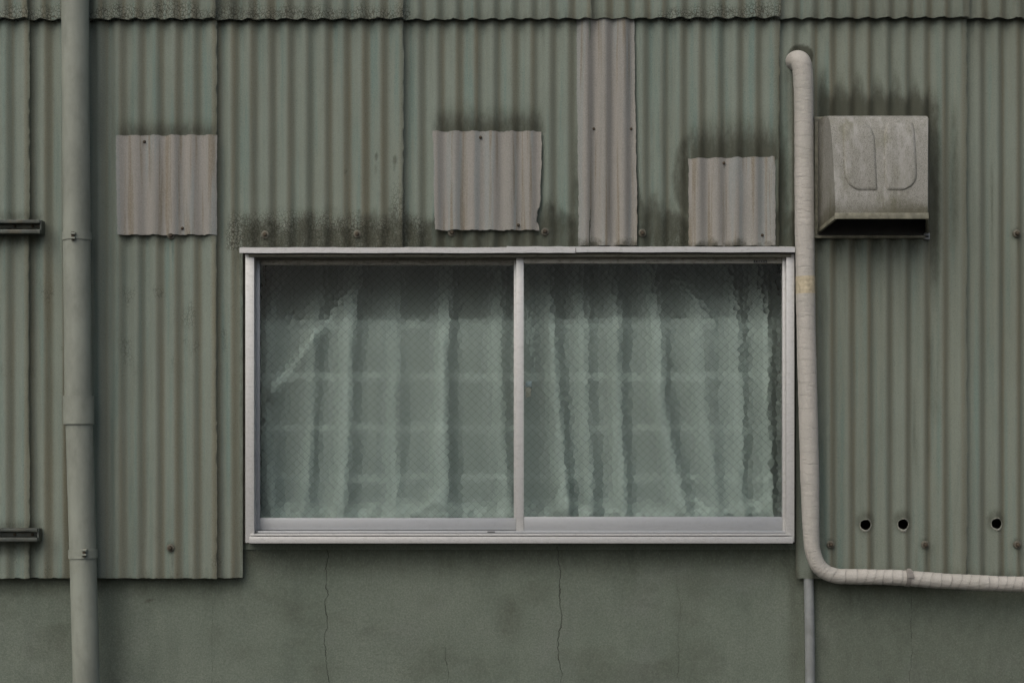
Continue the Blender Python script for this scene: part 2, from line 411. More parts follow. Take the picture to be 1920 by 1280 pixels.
def grime_shade_field(px, py):
    """black algae on the sheets plus some painted shade: the outlines of the stains seen in the photograph"""
    valley = 0.5 - 0.5 * np.cos(2 * np.pi * (px - CREST) / PITCH)      # 1 in a valley
    n1 = fbm(px / 28, py / 60, 3); n2 = fbm(px / 9, py / 14, 8)
    wav = vn(px / 17.5, py * 0 + 2, 31)
    g = np.zeros_like(px)
    # over the window head
    top = 436 - 42 * n1 - 26 * wav - 16 * (n2 - 0.5)
    top = top - 14 * sst(770, 860, px) - 22 * sst(1190, 1230, px) * (1 - sst(1250, 1290, px))
    band = sst(-24, 40, py - top) * sst(440, 462, px) * (1 - sst(1486, 1500, px))
    g = np.maximum(g, band * (0.66 + 0.35 * n2))
    g = np.maximum(g, 0.45 * sst(222, 240, px) * (1 - sst(400, 408, px)) * sst(434, 442, py) * (1 - sst(446, 446 + 60 * n1, py)))
    # beside the head on the left, running down along the frame
    g = np.maximum(g, 0.45 * sst(446, 457, px + 10 * n1) * (1 - sst(459, 463, px)) * sst(440, 475, py) * (1 - sst(520, 700, py)))
    # halo over the patches
    def halo(x0, x1, yb, h, side=0.0, amt=0.8):
        u = (yb - py) / (1.75 * h * (0.8 + 0.3 * n1 + 0.08 * valley))
        m_ = np.where(py <= yb + 6, 1 - sst(0.0, 1.0, u), 0) * sst(x0 - 22, x0 + 18, px) * (1 - sst(x1 - 10, x1 + 20, px))
        return amt * np.clip(m_, 0, 1) ** 1.6
    g = np.maximum(g, halo(218, 407, 254, 34, amt=0.72))
    g = np.maximum(g, halo(812, 1018, 246, 52, amt=0.82))
    g = np.maximum(g, halo(1288, 1456, 296, 80, amt=0.95))
    # round the corner of the small patch
    r = np.hypot((px - 1300) / 44, (py - 330) / 95)
    g = np.maximum(g, 0.66 * (1 - sst(0.72, 1.05, r + 0.25 * (n1 - 0.5))) * (px < 1300) * (py > 240))
    g = np.maximum(g, 0.85 * sst(1453, 1460, px) * (1 - sst(1484, 1496, px)) * sst(160, 330, py) * (1 - sst(462, 470, py)) * (0.55 + 0.5 * valley))
    g = np.maximum(g, 0.55 * sst(1270, 1292, px) * (1 - sst(1291, 1294, px)) * sst(300, 380, py) * (py < 465))
    # along the long strip
    g = np.maximum(g, 0.62 * sst(1060 + 14 * (1 - sst(220, 420, py)), 1082, px) * (1 - sst(1084, 1088, px)) * sst(120, 380, py) * (py < 465))
    edge = 1196 + 12 * sst(300, 420, py) + 36 * sst(330, 462, py) ** 2
    g = np.maximum(g, 0.70 * (px > 1186) * (1 - sst(edge - 8, edge + 5, px)) * sst(150, 350, py) * (py < 465))
    # exhaust soot over and beside the vent hood
    peak = 1 - 0.40 * (0.5 + 0.5 * np.cos(2 * np.pi * (px - CREST - 3) / PITCH))
    u = (222 - py) / (122 * peak * (0.85 + 0.5 * (n1 - 0.5)))
    g = np.maximum(g, 1.0 * np.where(py < 232, 1 - sst(0.2, 1.1, u), 0) * sst(1526, 1540, px) * (1 - sst(1736, 1752, px)))
    g = np.maximum(g, 0.80 * sst(1730, 1738, px) * (1 - sst(1746 + 8 * n1, 1762 + 6 * n1, px)) * sst(170, 215, py) * (1 - sst(420, 480, py)))
    g = np.maximum(g, 0.80 * sst(1738, 1744, px) * (1 - sst(1752, 1768, px)) * sst(140, 215, py) * (1 - sst(430, 640, py)))
    g = np.maximum(g, 0.5 * np.exp(-((px - 1788) / 9) ** 2) * sst(150, 240, py) * (1 - sst(380, 560, py)))
    g = np.maximum(g, 0.66 * sst(1524, 1532, px) * (1 - sst(1736, 1760, px)) * sst(405, 425, py) * (1 - sst(448, 540, py + 30 * n1)) * (0.6 + 0.5 * valley))  # shade below the hood painted in
    # dark of the pipe hole painted round the entry; darker along the wrapped pipe
    r = np.hypot((px - 1500) / 26, (py - 108) / 26)
    g = np.maximum(g, 1.0 * (1 - sst(0.80, 1.05, r)))
    g = np.maximum(g, 0.40 * sst(1466, 1474, px) * (1 - sst(1484, 1494, px)) * sst(90, 140, py) * (1 - sst(460, 470, py)))
    g = np.maximum(g, 0.42 * np.exp(-((px - 1545) / 7) ** 2) * sst(118, 135, py) * (1 - sst(150, 175, py)))
    g = np.maximum(g, 0.30 * sst(1520, 1530, px) * (1 - sst(1540, 1552, px)) * sst(120, 200, py))
    # sheet feet
    foot = sst(1030 + 26 * n1, 1092, py) * np.where(px > 1490, 1.0, 0.62)
    g = np.maximum(g, 0.6 * foot * (0.4 + 0.8 * n2))
    # channels at the left edge
    for yy in (412, 990):
        g = np.maximum(g, 0.5 * (1 - sst(70, 96, px)) * np.exp(-((py - yy + 4) / 14) ** 2))
        g = np.maximum(g, 0.62 * (1 - sst(66, 84, px)) * sst(yy + 18, yy + 28, py) * (1 - sst(yy + 34, yy + 66, py)))
    # lower edge of the upper tier
    g = np.maximum(g, 0.36 * sst(14 - 14 * n1, 42, py) * (py < 44) * (0.4 + n2) * sst(60, 420, px))
    g = np.maximum(g, 0.55 * sst(405, 415, px) * (1 - sst(455, 480, px)) * (py < 44) * (0.5 + 0.8 * n2))
    # bolts and holes
    for bx, by in BOLTS:
        g = np.maximum(g, 0.55 * (1 - sst(6, 17, np.hypot(px - bx, (py - by) * 0.9))))
        g = np.maximum(g, 0.48 * np.exp(-((px - bx - 3) / 2.6) ** 2) * (py > by) * (1 - sst(by + 20, by + 64, py)))
    for hx, hy, hr in HOLES:
        r = np.hypot(px - hx, (py - hy + 4) * 0.8)
        g = np.maximum(g, 0.55 * (1 - sst(10, 24 + 6 * n2, r)))
    # small dark blotches on the second sheet
    for sx, sy, rx, ry, am in ((706, 295, 5, 9, 0.6), (705, 320, 6, 15, 0.35), (741, 303, 6, 14, 0.6), (740, 318, 4, 10, 0.4), (648, 324, 3.5, 7, 0.5), (674, 399, 5, 8, 0.5), (652, 320, 3, 4, 0.3)):
        g = np.maximum(g, am * (1 - sst(0.4, 1.1, np.hypot((px - sx) / rx, (py - sy) / ry) + 0.4 * (n2 - 0.5))))
    # general faint vertical soiling
    g = np.maximum(g, (0.28 + 0.16 * sst(1480, 1560, px)) * sst(0.50, 0.78, fbm(px / 12, py / 400, 61)) * sst(0.35, 0.7, fbm(px / 60, py / 240, 67)))
    return np.clip(g, 0, 1)

def crackle_field(px, py):
    n1 = fbm(px / 30, py / 50, 19)
    c = 0.9 * sst(395 - 60 * n1, 450, py) * (py < 470) * (1 - sst(780, 830, px)) * sst(410, 440, px)
    c = np.maximum(c, 0.55 * sst(250, 420, py) * (py < 470) * sst(716, 740, px) * (px < 760))
    c = np.maximum(c, 0.28 * sst(330, 460, py) * (1 - sst(560, 800, py)) * sst(412, 424, px) * (px < 460) )
    c = np.maximum(c, (0.75 * sst(-6, 36, py + 40 * (n1 - 0.5))) * (py < 44) * np.where((px < 770) | ((px > 1230) & (px < 1462)), 0.9, 0.35))
    c = np.maximum(c, 0.5 * sst(900, 1083, py) * sst(0.45, 0.75, n1) * (px < 460))
    c = np.maximum(c, 0.45 * sst(450, 560, py) * (1 - sst(640, 800, py)) * sst(0.5, 0.8, n1) * (px < 460))
    c = np.maximum(c, 0.55 * sst(360, 462, py) * (py < 470) * sst(1190, 1240, px) * (px < 1295))
    return np.clip(c, 0, 1)

BOLTS = [(498, 441), (671, 440), (847, 437), (1022, 436), (1204, 438), (322, 1026), (1556, 1020), (1732, 1020), (1905, 1020), (1904, 439), (323, 443)]

def grid_mesh(name, xs, ys, dep, keep, thick, mat, parent, attrs=None, warp=None, holes=()):
    """a sheet as a front surface with a real edge: xs, ys in photo pixels, dep(px,py) = distance in front of the wall"""
    xs = np.asarray(xs, float); ys = np.asarray(ys, float); nx, ny = len(xs), len(ys)
    PX, PY = np.meshgrid(xs, ys)
    fx, fy = (PX[:-1, :-1] + PX[1:, 1:]) / 2, (PY[:-1, :-1] + PY[1:, 1:]) / 2
    kp = keep(fx, fy)
    for hx, hy, hr in holes:
        kp &= np.hypot(fx - hx, fy - hy) > hr
    idx = np.arange(nx * ny).reshape(ny, nx)
    q = np.stack([idx[1:, :-1], idx[1:, 1:], idx[:-1, 1:], idx[:-1, :-1]], -1)[kp]
    e = np.concatenate([q[:, [0, 1]], q[:, [1, 2]], q[:, [2, 3]], q[:, [3, 0]]])
    key = np.sort(e, 1); kk = key[:, 0].astype(np.int64) * (nx * ny) + key[:, 1]
    u, inv, cnt = np.unique(kk, return_inverse=True, return_counts=True)
    bd = e[cnt[inv] == 1]
    fpx, fpy = PX.ravel().copy(), PY.ravel().copy()
    bv = np.unique(bd)
    for hx, hy, hr in holes:
        dx, dy = fpx[bv] - hx, fpy[bv] - hy; r = np.hypot(dx, dy)
        near = r < hr + 2.5
        ang = np.arctan2(dy, dx); rr = hr * (1 + 0.05 * np.sin(ang * 5 + hx))
        fpx[bv] = np.where(near, hx + rr * np.cos(ang), fpx[bv]); fpy[bv] = np.where(near, hy + rr * np.sin(ang), fpy[bv])
    opx, opy = fpx.copy(), fpy.copy()
    if warp: fpx, fpy = warp(fpx, fpy)
    dd = dep(opx, opy)
    V = np.stack([(fpx - 960) * S, -dd, EZ + (EYE - fpy) * S], 1)
    used = np.unique(q); mp = -np.ones(nx * ny, int); mp[used] = np.arange(len(used)); n0 = len(used)
    mpb = -np.ones(nx * ny, int); mpb[bv] = n0 + np.arange(len(bv))
    V2 = np.concatenate([V[used], V[bv] + np.array([0, thick, 0])])
    F = mp[q].tolist() + np.stack([mp[bd[:, 1]], mp[bd[:, 0]], mpb[bd[:, 0]], mpb[bd[:, 1]]], 1).tolist()
    at = None
    if attrs:
        at = {}
        for k, f in attrs.items():
            av = f(opx, opy); at[k] = np.concatenate([av[used], av[bv]])
    return mk(name, V2, F, mat, parent, smooth=True, attrs=at, sharp=60)

EDGES = [58, 408, 757, 1107, 1460, 1811]
def sheet(x_left, x_right, y0, y1, base, upper, seed):
    px0, px1 = x_left - 27, x_right
    keepw = lambda px, py: ~((px > 455) & (px < 1492) & (py > 465))
    nstep = int(round((px1 - px0) / 2.4))
    xs = np.linspace(px0, px1, nstep + 1)
    if px0 < 455 < px1: xs[np.argmin(abs(xs - 455))] = 455
    if px0 < 1492 < px1: xs[np.argmin(abs(xs - 1492))] = 1492
    if px0 > 455 and px1 < 1492 and not upper: y1 = 465
    ny = max(8, int((y1 - y0) / 5))
    ys = np.linspace(y0, y1, ny + 1)
    if y0 < 465 < y1: ys[np.argmin(abs(ys - 465))] = 465
    hs_ = [h for h in HOLES if px0 + 20 < h[0] < px1 and not upper and (h[0] > x_left)]
    if hs_:
        ys = np.unique(np.concatenate([ys[(ys < 962) | (ys > 1004)], np.linspace(962, 1004, 43)]))
        xs = np.unique(np.concatenate([xs] + [np.linspace(h[0] - 14, h[0] + 14, 29) for h in hs_]))
    tilt = 0.014
    def dep(px, py):
        t = (px - px0) / (px1 - px0)
        return base + wave(px) + tilt * t + 0.006 * sst(px1 - 13, px1, px) + 0.0012 * (fbm(px / 90, py / 160, seed) - 0.5) * 2
    def warp(px, py):
        rag = (px > px1 - 1.5) * (vn(py / 6, py * 0, seed) - 0.5) * 2.0 + (px > px1 - 1.5) * (vn(py / 120, py * 0, seed + 3) - 0.5) * 1.5
        yy = py + (py > y1 - 1.0) * (vn(px / 5, px * 0, seed + 5) - 0.5) * 1.8
        if upper: yy = yy + (py > y1 - 1.0) * (-0.5 * np.cos(2 * np.pi * (px - CREST) / PITCH))
        return px + rag, yy
    ph = rnd.random() * 9
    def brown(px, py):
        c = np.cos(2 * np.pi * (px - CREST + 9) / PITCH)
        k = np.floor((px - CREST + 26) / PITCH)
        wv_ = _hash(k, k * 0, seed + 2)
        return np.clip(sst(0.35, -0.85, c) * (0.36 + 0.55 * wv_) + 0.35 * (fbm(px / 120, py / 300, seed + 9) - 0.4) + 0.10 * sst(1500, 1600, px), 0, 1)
    tone0 = 0.10 * _hash(np.array(seed * 1.0), np.array(1.0), 3)
    def tone(px, py): return np.clip(tone0 + 0.28 * (fbm(px / 200, py / 260, 44) - 0.45) + (0.12 if upper else 0.0) + 0.16 * sst(1440, 1640, px) * (0.5 + fbm(px / 90, py / 300, 12)) , 0, 1)
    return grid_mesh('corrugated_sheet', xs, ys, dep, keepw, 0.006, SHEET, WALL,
                     dict(grime_shade=grime_shade_field, crackle=crackle_field, brown=brown, tone=tone), warp, hs_)

ed = [-292] + EDGES + [2161]
for i in range(len(ed) - 1):
    sheet(ed[i], ed[i + 1], 20, 1083 + (1 if i > 3 else 0), 0.0, False, 10 + i)
for i in range(len(ed) - 1):
    sheet(ed[i] + (1 if i else 0), ed[i + 1] + (1 if i < 2 else 0), -420, 40.5 - (2 if i > 3 else 0), 0.0260, True, 40 + i)

# rendered base: upright panel with the window opening left free, sill height below the frame
def plaster():
    xs = np.arange(-420, 2341, 12.0); ys = np.concatenate([np.linspace(1016, 1300, 60), np.linspace(1310, 1664, 12)])
    def gr(px, py):
        n = fbm(px / 40, py / 50, 71)
        inside = (px > 450) & (px < 1500)
        g = 0.55 * np.where(inside, 1 - sst(1040, 1080 + 40 * n, py), 1 - sst(1085, 1118 + 50 * n, py))  # shade under the sill and the sheet feet painted in
        g = np.maximum(g, 0.45 * sst(1490, 1530, px) * (1 - sst(1110, 1210 + 60 * n, py)))
        g = np.maximum(g, 0.30 * sst(1490, 1540, px))
        g = np.maximum(g, 0.34 * np.exp(-((px - 210) / 24) ** 2) * (0.5 + n))
        g = np.maximum(g, 0.5 * np.exp(-((px - 1494) / 12) ** 2))
        g = np.maximum(g, 0.26 * sst(0.55, 0.8, fbm(px / 100, py / 70, 77)))
        for sx, sy, rx, ry, am in ((276, 1127, 7, 4, 0.9), (272, 1143, 5, 16, 0.4), (956, 1160, 30, 60, 0.35), (485, 1112, 8, 10, 0.4), (998, 1094, 3, 3, 0.9), (702, 1194, 3, 3, 0.9)):
            g = np.maximum(g, am * (1 - sst(0.3, 1.1, np.hypot((px - sx) / rx, (py - sy) / ry))))
        return np.clip(g, 0, 1)
    dep = lambda px, py: -0.034 + 0.0035 * (fbm(px / 160, py / 120, 90) - 0.5) * 2
    grid_mesh('rendered_base', xs, ys, dep, lambda px, py: px > -9999, 0.14, PLASTER, WALL, dict(grime_shade=gr))
plaster()
def core():
    # backing board behind the sheets, with the window opening left out
    X = [W(-420, 0).x, W(462, 0).x, W(1486, 0).x, W(2340, 0).x]
    Z = [W(0, -420).z, W(0, 470).z, W(0, 1016).z]
    V = []; F = []
    def quad(x0, x1, z0, z1, y):
        k = len(V); V.extend([(x0, y, z1), (x1, y, z1), (x1, y, z0), (x0, y, z0)]); F.append([k, k + 1, k + 2, k + 3])
    y = 0.15
    quad(X[0], X[3], Z[0], Z[1], y); quad(X[0], X[1], Z[1], Z[2], y); quad(X[2], X[3], Z[1], Z[2], y)
    mk('backing_board', V, F, CAVITY, WALL)
core()
# lining of the window opening
box('opening_trim', 452, 1019, 1496, 1030, -0.15, -0.028, PLASTER, WALL, 0)
box('opening_trim', 446, 468, 459.5, 1018, -0.15, -0.012, CAVITY, WALL, 0)
box('opening_trim', 1489, 468, 1499, 1018, -0.15, -0.012, CAVITY, WALL, 0)
box('opening_trim', 446, 455, 1499, 467, -0.15, -0.014, CAVITY, WALL, 0)

# bolts with washers
def lathe_mesh(name, prof, n, mat):
    V = []; F = []
    for r, d in prof:
        for j in range(n):
            t = 2 * math.pi * j / n; V.append((r * math.cos(t), -d, r * math.sin(t)))
    for i in range(len(prof) - 1):
        for j in range(n):
            k = (j + 1) % n; F.append([i * n + j, i * n + k, (i + 1) * n + k, (i + 1) * n + j])
    F.append([(len(prof) - 1) * n + j for j in range(n)])
    me = bpy.data.meshes.new(name); me.from_pydata(V, [], F); me.materials.append(mat)
    me.polygons.foreach_set('use_smooth', [True] * len(F)); me.set_sharp_from_angle(angle=math.radians(45))
    return me
WASH_ME = lathe_mesh('washer', [(0.0135, -0.004), (0.0138, 0.003), (0.0120, 0.0065), (0.0085, 0.0075), (0.007, 0.006)], 20, WASHER)
BOLT_ME = lathe_mesh('bolt', [(0.0074, 0.002), (0.0074, 0.013), (0.0062, 0.0155), (0.003, 0.0165)], 6, RUST)
SCREW_ME = lathe_mesh('screw', [(0.0052, -0.002), (0.0052, 0.003), (0.0035, 0.005), (0.001, 0.0055)], 12, RUST)
def put(name, me, loc, parent, rot=0.0):
    o = bpy.data.objects.new(name, me); COL.objects.link(o); o.parent = parent
    o.location = Vector(loc) - ORG[parent.name]; o.rotation_euler = (rnd.uniform(-.1, .1), rot, rnd.uniform(-.1, .1)); ORG[o.name] = Vector(loc)
    return o
for bx, by in BOLTS:
    e0 = max([e_ for e_ in ed if e_ <= bx]); e1 = min([e_ for e_ in ed if e_ > bx])
    d = float(wave(bx)) + 0.014 * (bx - e0 + 27) / (e1 - e0 + 27) + 0.001
    o = put('bolt', BOLT_ME, ((bx - 960) * S, -d, EZ + (EYE - by) * S), WALL, rnd.random())
    w = bpy.data.objects.new('washer', WASH_ME); COL.objects.link(w); w.parent = o

# chipped pale cement round the drilled holes
CHIP = simple('chipped_cement', (0.20, 0.205, 0.175), 0.9, var=0.35, nscale=220, bump=0.001, bscale=200)
for hx, hy, hr in HOLES:
    n = 28; V = []; F = []
    for k in range(n):
        t = 2 * math.pi * k / n
        out = hr + 0.8 + 1.6 * float(vn(k * 0.45, hx, 3)) + 5.5 * max(0, math.sin(t + 0.2 * math.sin(hx))) ** 2 * float(vn(k * 0.3, hx, 9))
        for rr, lift in ((hr * 1.0, -0.001), (hr + 0.7, 0.0016), (out, 0.0009), (out + 0.3, -0.003)):
            x, y = hx + rr * math.cos(t), hy + rr * math.sin(t)
            t_ = (x - (1460 - 27)) / 378 if hx < 1811 else (x - (1811 - 27)) / 377
            V.append(((x - 960) * S, -(float(wave(x)) + 0.014 * t_ + lift + 0.0006), EZ + (EYE - y) * S))
    for k in range(n):
        for q in range(3):
            a_ = k * 4 + q; b_ = ((k + 1) % n) * 4 + q; F.append([a_, b_, b_ + 1, a_ + 1])
    mk('chipped_rim', V, F, CHIP, WALL, smooth=True)

# ------------------------------------------------------------------ bare cement patches screwed over old openings
def patch(name, quad, label, screws, seed, ybot_grime=0.0, notch=None, off=0.0240, nstep=2.4, cat='panel', amp=0.0052, vary=0.9):
    kq = (D - off) / D
    quad = [(960 + (x_ - 960) * kq, EYE + (y_ - EYE) * kq) for x_, y_ in quad]
    (xa, ya), (xb, yb), (xc, yc), (xd, yd) = quad           # tl, tr, br, bl
    x0, x1, y0, y1 = min(xa, xd), max(xb, xc), min(ya, yb), max(yc, yd)
    root = tag(empty(name, W((x0 + x1) / 2, y1, off)), label, cat, 'bare cement patches on the green wall')
    nx = int((x1 - x0) / nstep); ny = max(12, int((y1 - y0) / 4))
    U = np.linspace(0, 1, nx + 1); Vv = np.linspace(0, 1, ny + 1)
    def pos(u, v):
        X = (xa * (1 - u) + xb * u) * (1 - v) + (xd * (1 - u) + xc * u) * v
        Y = (ya * (1 - u) + yb * u) * (1 - v) + (yd * (1 - u) + yc * u) * v
        return X, Y
    ph = {1: 3.0, 2: -2.0, 3: 6.0, 4: 1.0}[seed]
    def dep(u, v):
        X, Y = pos(u, v)
        return off + amp * np.cos(2 * np.pi * (X - CREST) / PITCH) * (1 + vary * (vn(X / 35, Y / 300, seed) - 0.5)) + 0.002 * (fbm(X / 70, Y / 90, seed + 4) - 0.5) + 0.0025 * np.sin(np.pi * v)
    def warp(u, v):
        X, Y = pos(u, v)
        X = X + np.where((u < 0.001) | (u > 0.999), (vn(Y / 7, Y * 0, seed) - 0.5) * 1.6 + (vn(Y / 60, Y * 0, seed + 6) - 0.5) * 1.6, 0)
        Y = Y + np.where((v < 0.001) | (v > 0.999), (vn(X / 5, X * 0, seed + 1) - 0.5) * 1.8 - 0.3 * np.cos(2 * np.pi * (X - CREST) / PITCH), 0)
        if notch is not None:
            lim = np.interp(Y, notch[0], notch[1]) + (vn(Y / 5, Y * 0, 3) - 0.5) * 2.5
            X = np.minimum(X, lim)
        return X, Y
    def gr(u, v):
        X, Y = pos(u, v)
        n = fbm(X / 18, Y / 18, seed + 20)
        g = ybot_grime * sst(y1 - 30 * n - 8, y1 + 4, Y) * sst(0.35, 0.7, n + 0.2)
        g = np.maximum(g, 0.25 * (1 - sst(y0, y0 + 14 * n + 2, Y)))
        for sx, sy in screws: g = np.maximum(g, 0.5 * np.exp(-((X - sx) / 2.5) ** 2) * (Y > sy) * (1 - sst(sy + 4, sy + 24, Y)))
        return np.clip(g, 0, 1)
    o = grid_mesh('cement_sheet', U, Vv, dep, lambda a_, b_: a_ > -1, 0.006, PATCH, root, dict(grime_shade=gr), warp)
    for sx, sy in screws:
        d = off + amp * math.cos(2 * math.pi * (sx - CREST) / PITCH) + 0.0005
        put('screw', SCREW_ME, W(sx, sy, d), root)
    return root
patch('cement_patch', [(218, 254), (407, 253), (407, 440), (221, 440)], 'square bare grey cement patch nearest the downpipe', [(271, 266), (342, 428)], 1)
patch('cement_patch', [(812, 246), (1016, 246), (1012, 431), (815, 431)], 'bare grey cement patch with a broken lower right corner', [(901, 258), (972, 422)], 2,
      notch=([200, 368, 380, 398, 418, 424, 440], [1100, 1100, 1013, 1008, 1006, 1011, 1010]))
patch('cement_patch', [(1291, 297), (1452, 294), (1454, 461), (1292, 461)], 'smallest bare cement patch, standing on the window flashing by the wrapped pipe', [(1357, 306), (1429, 441)], 3, ybot_grime=0.8)
patch('cement_strip', [(1081, 30), (1189, 30), (1195, 460), (1085, 461)], 'tall narrow bare cement strip running up from the window flashing', [(1113, 242), (1183, 242)], 4, ybot_grime=0.75, cat='panel', off=0.0180, amp=0.0088, vary=0.1)

# ------------------------------------------------------------------ the sliding window
WIN = tag(empty('sliding_window', W(975, 1018, 0)), 'wide aluminium two-sash sliding window with wired obscure glass', 'window')
def fl(x0, y0, x1, y1, d1, sag=0.0):
    a_ = W(x0, y0, d1); b_ = W(x1, y1, d1)
    X0, X1, Z0, Z1 = a_.x, b_.x, b_.z, a_.z
    n = 24; V = []; F = []
    prof = [(-0.012, Z1 + 0.012), (0.020, Z1 + 0.006), (d1 - 0.002, Z1), (d1, Z1 - 0.002), (d1 + 0.0005, Z0 + 0.0005), (d1 - 0.002, Z0), (d1 - 0.004, Z0 + 0.001), (d1 - 0.003, Z1 - 0.004), (0.018, Z1 + 0.001), (-0.012, Z1 + 0.006)]
    for i in range(n + 1):
        t = i / n; x = X0 + (X1 - X0) * t
        w = sag * math.sin(math.pi * t) + 0.0005 * math.sin(t * 17 + x0)
        for d, z in prof: V.append((x, -d, z + w))
    m_ = len(prof)
    for i in range(n):
        for j in range(m_):
            k = (j + 1) % m_; F.append([i * m_ + j, i * m_ + k, (i + 1) * m_ + k, (i + 1) * m_ + j])
    F.append(list(range(m_))[::-1]); F.append([n * m_ + j for j in range(m_)])
    return mk('head_flashing', V, F, ALU_CAP, WIN, smooth=True, sharp=35)
fl(449, 464, 953, 474.5, 0.066); fl(950, 462.2, 1079, 474.2, 0.0685, 0.0); fl(1080, 462.6, 1491, 473.2, 0.066)
box('head_frame', 466, 475.5, 1484, 481.5, -0.06, 0.046, ALU_HEAD_SHADE, WIN)
box('jamb', 460, 476.5, 476.5, 1017, -0.075, 0.040, ALU, WIN)
box('jamb', 1474.5, 476.5, 1489.5, 1016, -0.075, 0.040, ALU, WIN)
box('track_head', 477, 480, 1474, 487, -0.07, -0.004, ALU_HEAD_SHADE, WIN)
sill = box('sill', 467.5, 1005.5, 1487, 1018, -0.075, 0.052, ALU, WIN)
box('sill_lip', 468.5, 1000.6, 1483, 1003.8, -0.028, 0.047, ALU, sill, 0.0008)
box('gap_shade_backing', 462, 988, 1488, 1012, -0.072, -0.030, BLACK, WIN, 0)  # black backing stands in for the shade in the track gaps
trk = box('sill_track', 477, 994.9, 1474, 999.2, -0.028, 0.024, ALU_RAIL, WIN, 0.0008)
box('drain_slot', 914, 995.5, 928, 997.6, 0.021, 0.0252, BLACK, trk, 0)
box('drain_slot', 476.8, 995.4, 483, 997.4, 0.021, 0.0252, BLACK, trk, 0)
SLASH = empty('sash', W(730, 993, -0.02), WIN)
box('stile', 476.8, 486, 487, 993, -0.040, -0.014, ALU_RAIL, SLASH)
box('stile', 963.5, 486, 976, 993, -0.040, -0.0145, ALU, SLASH)
box('top_rail', 487.2, 486.5, 968, 497, -0.039, -0.015, ALU_DIRTY, SLASH)
box('bottom_rail', 487.2, 970.5, 968, 993, -0.039, -0.013, ALU_RAIL, SLASH)
SRIGHT = empty('sash', W(1220, 996, 0.01), WIN)
box('stile', 968, 482.3, 982, 997, -0.012, 0.020, ALU, SRIGHT)
box('stile', 1467.2, 482.3, 1474.6, 995.5, -0.012, 0.0185, ALU, SRIGHT)
tr_ = box('top_rail', 982.2, 482.5, 1467, 494, -0.011, 0.0165, ALU_DIRTY, SRIGHT)
box('bottom_rail', 982.2, 968.3, 1467, 995.3, -0.011, 0.0175, ALU_RAIL, SRIGHT)
box('stile_foot', 969, 997.2, 982.5, 1000.2, -0.01, 0.019, BLACK, SRIGHT, 0)
stk = box('maker_label', 1413.2, 487.6, 1438.2, 492.6, 0.0160, 0.0171, BLACK, SRIGHT, 0)
for (u0, u1, v0, v1) in ((1415.6, 1417.6, 489.2, 491), (1420.2, 1422.8, 489.1, 491), (1424.0, 1427.0, 489.3, 491.1), (1428.4, 1430.6, 489.0, 490.9), (1431.8, 1433.4, 489.2, 491.0), (1435.0, 1436.6, 489.1, 491)):
    box('letter_mark', u0, v0, u1, v1, 0.0170, 0.01745, WHITE, stk, 0)

def pane(sash, x0, y0, x1, y1, d):
    th = 0.0068
    a_ = W(x0, y0, d); b_ = W(x1, y1, d)
    X0, X1, Z0, Z1 = a_.x, b_.x, b_.z, a_.z
    v = [(X0, -d, Z0), (X1, -d, Z0), (X1, -d, Z1), (X0, -d, Z1), (X0, -d + th, Z0), (X1, -d + th, Z0), (X1, -d + th, Z1), (X0, -d + th, Z1)]
    g = mk('glass_pane', v, BF, GLASS_F, sash)
    g.data.materials.append(GLASS_B); g.data.polygons[1].material_index = 1
    # wire lattice cast into the glass
    V = []; F = []; r = 0.00033; sp = 0.0282; yc = -d + 0.002
    def wire(p, q):
        p = np.array(p); q = np.array(q); t = q - p; t = t / np.linalg.norm(t)
        n1 = np.array([0, 1.0, 0]); n2 = np.cross(t, n1); k = len(V)
        for c_ in (p, q):
            for a2 in range(4):
                an = a2 * math.pi / 2 + math.pi / 4; V.append(tuple(c_ + r * (math.cos(an) * n1 + math.sin(an) * n2)))
        for a2 in range(4):
            b2 = (a2 + 1) % 4; F.append([k + a2, k + b2, k + 4 + b2, k + 4 + a2])
    H = Z1 - Z0; sl_ = 0.98
    c0 = X0 - H / sl_
    while c0 < X1:
        for sgn in (1, -1):
            # x = c0 + t/sl, z from Z0 (or Z1 downwards)
            t0 = max(0, (X0 - c0) * sl_); t1 = min(H, (X1 - c0) * sl_)
            if t1 - t0 > 0.004:
                f = (lambda t: (c0 + t / sl_, yc + (0.0006 if sgn > 0 else 0), Z0 + t if sgn > 0 else Z1 - t))
                wire(f(t0), f(t1))
        c0 += sp
    tag(mk('wire_lattice', V, F, WIRE, sash), kind='stuff')
pane(SLASH, 486, 496, 965, 971.5, -0.024)
pane(SRIGHT, 981, 493, 1468, 969.5, 0.006)

# crescent lock on the inner sash, seen through the outer pane
lk = mk('crescent_lock', *(lambda V, F: (V, F))(*(lambda: (
    [tuple(W(985 + 1.0 * u, 728 + v, -0.020 - (0.02 if b_ else 0))) for b_ in (0, 1) for (u, v) in ((0, -2), (3, -2.5), (9, 1), (11, 8), (9, 14), (4, 16), (0, 14))],
    [[0, 1, 2, 3, 4, 5, 6], [13, 12, 11, 10, 9, 8, 7]] + [[i, (i + 1) % 7 + 0, (i + 1) % 7 + 7, i + 7] for i in range(7)]))()), BRASS, SLASH, bev=0.0012, smooth=True, sharp=40)
box('lock_plate', 983.5, 714, 987, 748, -0.038, -0.022, ALU, SLASH)
box('lock_lever', 987.2, 714, 996, 724, -0.036, -0.022, BLUEP, SLASH, 0.003)

